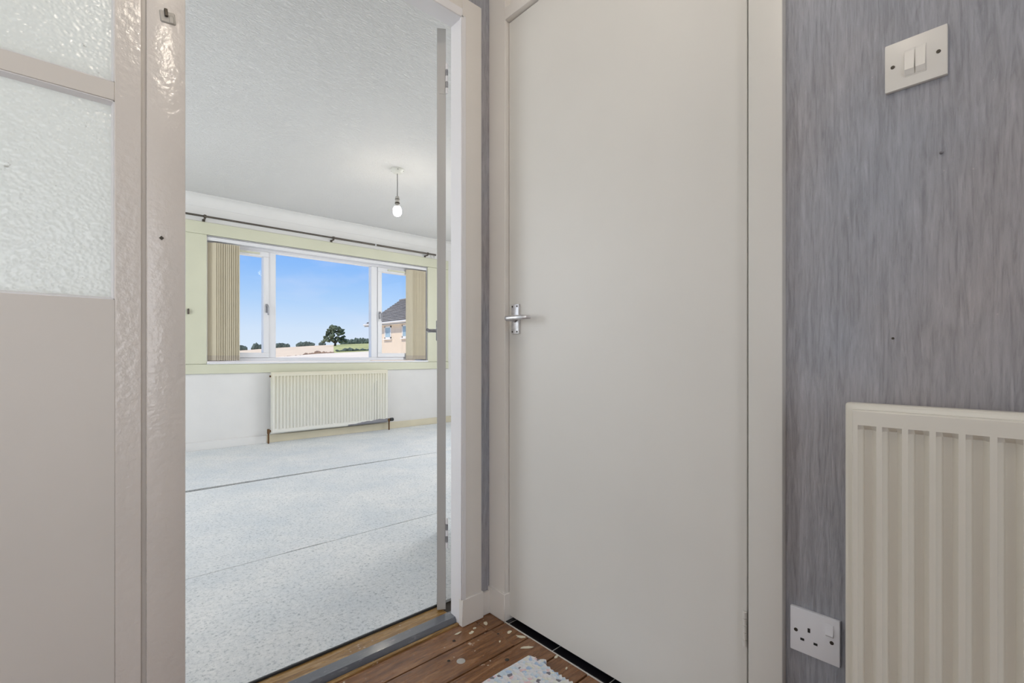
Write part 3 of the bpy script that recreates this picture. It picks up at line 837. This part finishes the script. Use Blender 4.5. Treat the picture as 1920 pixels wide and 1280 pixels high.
# hall radiator: runs along -y on the right wall
hr = empty('radiator', (1.01, -0.25, 0.2))
tag(hr, 'cream ribbed panel radiator on the papered wall below the light switch', 'radiator')
RF = 0.985
HP = lambda u_, out, z: (RF + .0 - (out - .015) , 0.2115 - u_, z)
L1 = 0.92
rad_panel(hr, 'rad_hall', HP, L1, 0.206, 0.8025, 0.0086, 0.0335, 27, .0125, .015, .0255)
bk = MB()
bk.box(0.9985, 1.020, 0.2115 - L1 - .012, 0.2245, 0.195, 0.8135, .006, 3)
bk.build('back_panel', 'rad_hall', hr)
for y in (0.05, -0.55):
    MB().box(1.02, WX - .0005, y - .02, y + .02, 0.30, 0.72, .002).build('wall_bracket', 'rad_hall', hr)
v = MB().tube([(1.01, 0.2245, 0.215), (1.01, 0.255, 0.215)], .009, 12).tube([(1.01, 0.255, 0.25), (1.01, 0.255, 0.0)], .0075, 12)
v.build('pipe', 'copper', hr)

# living room radiator
lr = empty('radiator', (2.06, FY - .08, 0.1))
tag(lr, 'stained off white ribbed radiator under the living room window', 'radiator')
LX0, LX1, LZ0, LZ1 = 1.431, 2.694, 0.115, 0.716
LP = lambda u_, out, z: (LX0 + u_, FY - .085 - out, z)
rad_panel(lr, 'rad_living', LP, LX1 - LX0, LZ0, LZ1, .020, .0332, 37, .0135, .015, .030)
MB().box(LX0 - .010, LX1 + .010, FY - .088, FY - .066, LZ0 - .009, LZ1 + .010, .005, 2).build('back_panel', 'rad_living', lr)
for x in (1.62, 2.50):
    MB().box(x - .02, x + .02, FY - .066, FY - .0005, 0.20, 0.62, .002).build('wall_bracket', 'copper', lr)
# valves and pipes
v = MB().tube([(LX0 - .010, FY - .078, 0.133), (LX0 - .032, FY - .078, 0.133)], .011, 12).tube([(LX0 - .032, FY - .078, 0.155), (LX0 - .032, FY - .078, 0.110)], .013, 12)
v.build('lockshield_valve', 'copper', lr)
MB().tube([(LX0 - .032, FY - .078, 0.112), (LX0 - .032, FY - .078, 0.0096)], .0085, 12).build('pipe', 'copper', lr)
v = MB().tube([(LX1 + .010, FY - .078, 0.128), (LX1 + .040, FY - .078, 0.128)], .011, 12).tube([(LX1 + .030, FY - .078, 0.145), (LX1 + .030, FY - .078, 0.105)], .012, 12)
v.build('valve_body', 'copper', lr)
MB().lathe([(.012, 0), (.019, .004), (.021, .030), (.019, .044), (.010, .048)], (LX1 + .040, FY - .078, 0.130), axis=0, seg=16).build('thermostat_head', 'rubber', lr)
MB().tube([(LX1 + .030, FY - .078, 0.107), (LX1 + .030, FY - .078, 0.0096)], .0085, 12).build('pipe', 'copper', lr)
MB().lathe([(.009, 0), (.010, .002), (.010, .010), (.006, .014)], (LX0 - .022, FY - .078, 0.685), axis=0, seg=12).build('bleed_plug', 'copper', lr)

# ------------------------------------------------------------------ ceiling pendant
pd = empty('pendant_light', (1.878, 3.428, 2.01))
tag(pd, 'bare lit bulb hanging on a grey flex from the living room ceiling', 'lamp')
PX, PYY = 1.878, 3.428
MB().lathe([(.051, CEIL), (.052, CEIL - .005), (.050, CEIL - .014), (.040, CEIL - .024), (.034, CEIL - .032), (.010, CEIL - .036), (.004, CEIL - .0365)], (PX, PYY, 0), seg=28).build('ceiling_rose', 'rose', pd)
for a in (0.5, 2.4, 4.3, 5.6):
    MB().lathe([(.006, 0), (.006, -.004), (.002, -.005)], (PX + .045 * math.cos(a), PYY + .045 * math.sin(a), CEIL - .013), seg=8).build('rose_lug', 'flex', pd)
MB().tube([(PX, PYY, CEIL - .034), (PX + .001, PYY, CEIL - .12), (PX, PYY, 2.165)], .0035, 8).build('flex', 'flex', pd)
MB().lathe([(.006, 2.170), (.014, 2.166), (.017, 2.157), (.0175, 2.146)], (PX, PYY, 0), seg=20).build('cord_grip', 'holder', pd)
MB().lathe([(.0178, 2.146), (.0182, 2.143), (.0178, 2.140)], (PX, PYY, 0), seg=20).build('shade_ring', 'screw', pd)
MB().lathe([(.0172, 2.140), (.0178, 2.128), (.0178, 2.118)], (PX, PYY, 0), seg=20).build('lamp_holder', 'holder', pd)
MB().lathe([(.0188, 2.118), (.0192, 2.114), (.0188, 2.109)], (PX, PYY, 0), seg=20).build('shade_ring', 'screw', pd)
MB().lathe([(.013, 2.109), (.0145, 2.100), (.018, 2.092), (.024, 2.084)], (PX, PYY, 0), seg=20).build('bulb_cap', 'holder', pd)
MB().lathe([(.024, 2.084), (.030, 2.072), (.0335, 2.056), (.034, 2.045), (.031, 2.028), (.023, 2.016), (.012, 2.010), (.003, 2.0085)], (PX, PYY, 0), seg=24).build('bulb', 'bulb', pd)

# hall lamp above and behind the camera
hl = empty('pendant_light', (0.25, 0.37, 2.14))
tag(hl, 'lit bulb hanging from the hall ceiling', 'lamp')
QX, QY = 0.25, 0.37
MB().lathe([(.05, CEIL), (.05, CEIL - .014), (.034, CEIL - .030), (.004, CEIL - .036)], (QX, QY, 0), seg=24).build('ceiling_rose', 'rose', hl)
MB().tube([(QX, QY, CEIL - .034), (QX, QY, 2.28)], .0035, 8).build('flex', 'flex', hl)
MB().lathe([(.008, 2.285), (.017, 2.275), (.018, 2.235), (.014, 2.225)], (QX, QY, 0), seg=18).build('lamp_holder', 'holder', hl)
MB().lathe([(.014, 2.226), (.028, 2.208), (.036, 2.185), (.036, 2.168), (.028, 2.150), (.012, 2.140), (.002, 2.139)], (QX, QY, 0), seg=24).build('bulb', 'hall_bulb', hl)

# ------------------------------------------------------------------ light switch
sw = empty('light_switch', (WX, 0.138, 1.366))
tag(sw, 'white two-gang light switch on the papered wall above the radiator', 'light switch')
S0 = WX - .009
MB().box(S0, WX, 0.0965, 0.1805, 1.3665, 1.4512, .0025, 2).build('switch_plate', 'plastic', sw)
for y0, y1 in ((0.1387, 0.1525), (0.1240, 0.1378)):
    MB().box(S0 - .0006, S0 + .002, y0 - .0006, y1 + .0006, 1.3835, 1.4310, .0004).build('rocker_surround', 'plastic', sw)
    MB().prism([(S0 - .0006, 1.3855), (S0 - .0012, 1.3860), (S0 - .0062, 1.3935), (S0 - .0032, 1.4085), (S0 - .0012, 1.4235), (S0 - .0006, 1.4245)], 1, y0, y1)
    rk = MB()
    pr = [(S0, 1.3850), (S0 - .0014, 1.3855), (S0 - .0058, 1.3940), (S0 - .0034, 1.4080), (S0 - .0016, 1.4265), (S0, 1.4275)]
    A = [rk._v((x, y0 + .0006, z)) for x, z in pr]; B = [rk._v((x, y1 - .0006, z)) for x, z in pr]
    rk.bm.faces.new(A); rk.bm.faces.new(list(reversed(B)))
    for i in range(len(pr)):
        rk.bm.faces.new([A[i], B[i], B[(i+1) % len(pr)], A[(i+1) % len(pr)]])
    rk.build('rocker', 'plastic', sw, smooth=10)
for y in (0.1080, 0.1690):
    MB().lathe([(.0005, -.0004), (.0030, -.0003), (.0032, .0012), (.0005, .0013)], (S0 - .0006, y, 1.4085), axis=0, seg=14).build('screw', 'screw', sw)

# ------------------------------------------------------------------ wall socket
so = empty('wall_socket', (WX, 0.291, 0.30))
tag(so, 'white single wall socket with a switch beside the cream radiator', 'socket')
MB().box(S0, WX, 0.2485, 0.3345, 0.2995, 0.3875, .0022, 2).build('socket_plate', 'plastic_cool', so)
for (y, z, a, b_) in ((0.3005, 0.3495, .0022, .0042), (0.3122, 0.3272, .0034, .0023), (0.2890, 0.3272, .0034, .0023)):
    MB().box(S0 - .0004, S0 + .004, y - a, y + a, z - b_, z + b_).build('pin_hole', 'black', so)
for y, z in ((0.3237, 0.3420), (0.2618, 0.3420)):
    MB().lathe([(.0005, -.0004), (.0035, -.0003), (.0036, .0012), (.0005, .0013)], (S0 - .0002, y, z), axis=0, seg=14).build('screw', 'screw', so)
rk = MB()
pr = [(S0 + .001, 0.3520), (S0 - .0010, 0.3522), (S0 - .0042, 0.3560), (S0 - .0020, 0.3650), (S0 - .0008, 0.3755), (S0 + .001, 0.3760)]
A = [rk._v((x, 0.2590, z)) for x, z in pr]; B = [rk._v((x, 0.2715, z)) for x, z in pr]
rk.bm.faces.new(A); rk.bm.faces.new(list(reversed(B)))
for i in range(len(pr)):
    rk.bm.faces.new([A[i], B[i], B[(i+1) % len(pr)], A[(i+1) % len(pr)]])
rk.build('rocker', 'plastic_cool', so, smooth=10)

# small things in the papered wall
tag(MB().lathe([(.0022, 0), (.0026, -.0015), (.0018, -.006), (.0006, -.0075)], (WX, 0.1054, 1.2390), axis=0, seg=10).build('nail', 'paper'), 'painted over nail in the papered wall under the light switch', 'nail')
tag(MB().lathe([(.0020, .001), (.0022, -.0012), (.0008, -.0016)], (WX, 0.1700, 0.9265), axis=0, seg=10).build('wall_plug', 'screw'), 'tiny dark plug in the papered wall above the cream radiator', 'wall plug')

# ------------------------------------------------------------------ foam offcut on the hall floor
mb = MB()
pts = [(0.62, 1.008)]
for k in range(1, 16): pts.append((0.62 + (0.975 - 0.62) * k / 16, 1.0075 + rnd.uniform(-.0008, .0008)))
pts += [(0.981, 1.0065), (0.985, 1.002), (0.988, 0.992), (0.990, 0.984), (0.989, 0.976), (1.002, 0.965), (1.006, 0.958), (1.000, 0.950), (0.992, 0.955)]
y = 0.944
while y > 0.62:
    pts.append((0.990 + rnd.uniform(-.003, .003), y)); y -= rnd.uniform(.006, .010)
    pts.append((0.985 + rnd.uniform(-.002, .002), y)); y -= rnd.uniform(.004, .008)
pts.append((0.62, 0.62))
mb.prism(pts, 2, 0.0008, 0.0085)
tag(mb.build('foam_offcut', 'foam'), 'ragged offcut of multicoloured crumb foam lying on the brown floorboards', 'foam offcut')

# ------------------------------------------------------------------ outdoors
def polar(deg, d): a = math.radians(deg); return d * math.sin(a), d * math.cos(a)
def lerp_tab(x, tab):
    if x <= tab[0][0]: return tab[0][1]
    for (a, va), (b_, vb) in zip(tab, tab[1:]):
        if x <= b_: return va + (vb - va) * (x - a) / (b_ - a)
    return tab[-1][1]
EDGE = [(-20, -0.6), (8, 0.1), (15.5, 0.45), (20, 1.25), (25, 1.75), (40, 3.0), (70, 4.0)]     # edge of the nearest field, 110 m off
CREST = [(-20, 2.0), (8, 3.6), (12, 4.3), (15.5, 6.6), (20, 9.0), (25, 10.9), (40, 14), (70, 16)]  # skyline, 420 m off
def terrain(name, a0, a1, rows, mat, label, cat):
    mb = MB(); n = max(4, int((a1 - a0) / 1.0))
    rr_ = []
    for d, f in rows:
        row = []
        for k in range(n + 1):
            a = a0 + (a1 - a0) * k / n
            x, y = polar(a, d); row.append((x, y, f(a)))
        rr_.append(row)
    mb.grid(rr_)
    return struct(mb.build(name, mat), label, cat)
eg = lambda a: lerp_tab(a, EDGE); cr = lambda a: lerp_tab(a, CREST)
terrain('ground', -50, 80, [(6.5, lambda a: -2.6), (30, lambda a: -2.4), (60, lambda a: -1.2 + 0.3 * eg(a)), (110, eg), (116, lambda a: eg(a) - .5)], 'near_field', 'pale dry field just outside the window', 'field')
mid = lambda f_: (lambda a: eg(a) + (cr(a) - eg(a)) * f_)
terrain('ground_stubble', -50, 21.7, [(113, lambda a: eg(a) - .7), (160, mid(.10)), (240, mid(.38)), (330, mid(.72)), (420, cr), (520, lambda a: cr(a) - 6)], 'stubble', 'peach coloured stubble field on the hill left of the tree', 'field')
terrain('ground_pasture', 21.7, 80, [(113, lambda a: eg(a) - .7), (160, mid(.10)), (240, mid(.38)), (330, mid(.72)), (420, cr), (520, lambda a: cr(a) - 6)], 'grass', 'green pasture on the hill right of the tree', 'field')

def blob(mb, c, rx, ry, rz, rough=0.25, sub=2):
    tmp = bmesh.new()
    bmesh.ops.create_icosphere(tmp, subdivisions=sub, radius=1.0)
    mp = {}
    for v_ in tmp.verts:
        q = 1 + rnd.uniform(-rough, rough)
        mp[v_.index] = mb.bm.verts.new((c[0] + v_.co.x * rx * q, c[1] + v_.co.y * ry * q, c[2] + v_.co.z * rz * q))
    for f_ in tmp.faces: mb.bm.faces.new([mp[v_.index] for v_ in f_.verts])
    tmp.free()
# the big tree
tx, ty = polar(21.85, 300); tz = lerp_tab(21.85, EDGE) + (cr(21.85) - eg(21.85)) * .60 - .3
tr_ = empty('oak_tree', (tx, ty, tz))
tag(tr_, 'big dark round-crowned tree standing alone in the fields', 'tree')
mb = MB(); mb.tube([(tx, ty, tz), (tx + .2, ty, tz + 2.2), (tx - .1, ty, tz + 5)], [.75, .6, .35], 8)
mb.tube([(tx + .1, ty, tz + 2.2), (tx - 2.2, ty, tz + 5)], [.4, .2], 6).tube([(tx + .1, ty, tz + 2.4), (tx + 2.4, ty, tz + 4.8)], [.4, .2], 6)
mb.build('trunk', 'bark', tr_)
mb = MB()
cx_, cy_ = math.cos(math.radians(21.85)), -math.sin(math.radians(21.85))      # across the line of sight
for k in range(95):
    a = rnd.uniform(0, 2*math.pi); h_ = rnd.uniform(0, 1)
    zz = 2.6 + 9.3 * h_
    rad = 5.4 * math.sqrt(max(0.05, 1 - ((h_ - 0.42) / 0.62) ** 2))
    q = rad * math.sqrt(rnd.uniform(0.15, 1))
    px_, py_ = q * math.cos(a), q * math.sin(a)
    s_ = rnd.uniform(.7, 1.5)
    blob(mb, (tx + px_, ty + py_, tz + zz), s_, s_, s_ * .8, .35, 1)
for (ox, oz, s_) in ((-5.6, 3.6, 1.5), (-6.6, 2.8, 1.2), (5.6, 3.8, 1.6), (6.3, 3.0, 1.0), (-5.0, 5.4, 1.5)):
    blob(mb, (tx + ox * cx_, ty + ox * cy_, tz + oz), s_, s_, s_ * .8, .35, 1)
mb.build('crown', 'leaf', tr_, smooth=0)

def ang_px(px): return 42.3 + math.degrees(math.atan((px - 960) / 890))
def skyline(p0, p1, hpx, label):
    """a distant hedge on the crest: overlapping low lumps of one hedge"""
    mb = MB(); n = max(5, int((p1 - p0) / 2.2))
    for k in range(n):
        f_ = k / (n - 1); dg = ang_px(p0 + (p1 - p0) * f_); x, y = polar(dg, 418)
        h_ = hpx * .45 * (0.55 + .45 * math.sin(math.pi * min(1, max(0, .12 + .76 * f_)))) * rnd.uniform(.82, 1.15)
        blob(mb, (x, y, cr(dg) + h_ * .35), 1.6, 1.6, h_ * .68, .22, 2)
    tag(mb.build('skyline_hedge', 'hedge', smooth=0), label, 'hedge', 'hedges on the skyline')
skyline(444, 460, 9, 'rounded dark hedge on the skyline beside the left blind')
skyline(475, 489, 10, 'dark hedge on the skyline beside the left casement stile')
skyline(512, 540, 8, 'long dark skyline hedge left of the gap in the middle pane')
skyline(559, 587, 8, 'dark skyline hedge between the gap and the big tree')
skyline(601, 607, 7, 'small dark skyline hedge just left of the big tree')
skyline(641, 699, 9.5, 'long dark skyline hedge above the green pasture')
def hedge_row(name, p0, p1, step, d, ht, mat, label, lift):
    mb = MB(); px = p0
    while px <= p1:
        dg = ang_px(px); x, y = polar(dg, d); z = eg(dg) + (cr(dg) - eg(dg)) * lift - .25
        h_ = ht(px) * rnd.uniform(.75, 1.2)
        blob(mb, (x, y, z + h_ * .45), h_ * .75, h_ * .6, h_ * .6, .35, 1)
        px += step
    tag(mb.build(name, mat, smooth=0), label, 'hedge')
hedge_row('scrub_hedge', 534, 626, 2.6, 113, lambda p: .32 if p < 570 else (1.0 if 592 < p < 598 else .6), 'scrub', 'low reddish brown scrub hedge along the pale field edge', 0.0)
hedge_row('field_hedge', 632, 694, 3.0, 150, lambda p: 1.0 if 645 < p < 662 else .6, 'hedge', 'small grey green hedge at the foot of the green pasture', .09)

# neighbouring house
ho = empty('house', (22.1, 32.0, -2.6))
tag(ho, 'peach rendered house with a grey tiled roof beyond the window', 'house')
HX, HYN, HYF, EZ = 19.0, 22.0, 39.55, 3.52
MB().box(HX, HX + 6.2, HYN, HYF, -2.6, EZ).build('wall', 'render_wall', ho)
RZ, RXX, RY = 5.98, 22.1, 39.85
rf = MB().prism([(HX - .35, EZ - .02), (RXX, RZ - .06), (HX + 6.55, EZ - .02)], 1, HYN - .3, RY).build('roof', 'roof_tile', ho)
nC = 14
sl = Vector((RXX - (HX - .35), 0, RZ - (EZ + .06))); ln = sl.length; sl.normalize(); nm = Vector((-sl.z, 0, sl.x))
for k in range(nC):
    p0 = Vector((HX - .38, 0, EZ + .02)) + sl * (ln * k / nC); p1 = Vector((HX - .38, 0, EZ + .02)) + sl * (ln * (k + 1) / nC + .02)
    q0, q1 = p0 + nm * .10, p1 + nm * .03
    MB().prism([(p0.x, p0.z), (p1.x, p1.z), (q1.x, q1.z), (q0.x, q0.z)], 1, HYN - .3, RY).build('tile_course', 'roof_tile', rf)
MB().tube([(RXX, HYN - .3, RZ + .04), (RXX, RY, RZ + .04)], .11, 8).build('ridge_tiles', 'roof_tile', rf)
MB().box(HX - .40, HX - .33, HYN - .3, RY, EZ - .10, EZ + .08).box(HX - .40, HX, HYN - .3, RY, EZ - .11, EZ - .07).build('fascia', 'fascia', ho)
MB().tube([(HX - .46, HYN - .3, EZ + .05), (HX - .46, RY, EZ + .05)], .065, 8).build('gutter', 'fascia', ho)
MB().tube([(HX - .10, RY - .45, EZ - .1), (HX - .10, RY - .45, -2.6)], .05, 8).build('downpipe', 'fascia', ho)
for (y0, y1) in ((35.66, 36.77), (32.75, 33.86), (28.6, 29.7), (25.2, 26.3)):
    z0, z1 = 2.29, 3.33
    fw_ = MB()
    s_ = .12
    fw_.box(HX - .05, HX + .02, y0, y1, z0, z0 + s_).box(HX - .05, HX + .02, y0, y1, z1 - s_, z1).box(HX - .05, HX + .02, y0, y0 + s_, z0, z1).box(HX - .05, HX + .02, y1 - s_, y1, z0, z1)
    wo = fw_.build('window', 'fascia', ho)
    MB().box(HX - .02, HX + .01, y0 + s_, y1 - s_, z0 + s_, z1 - s_).build('pane', 'house_glass', wo)
    MB().box(HX - .14, HX, y0 - .12, y1 + .12, z0 - .09, z0).build('sill', 'fascia', wo)
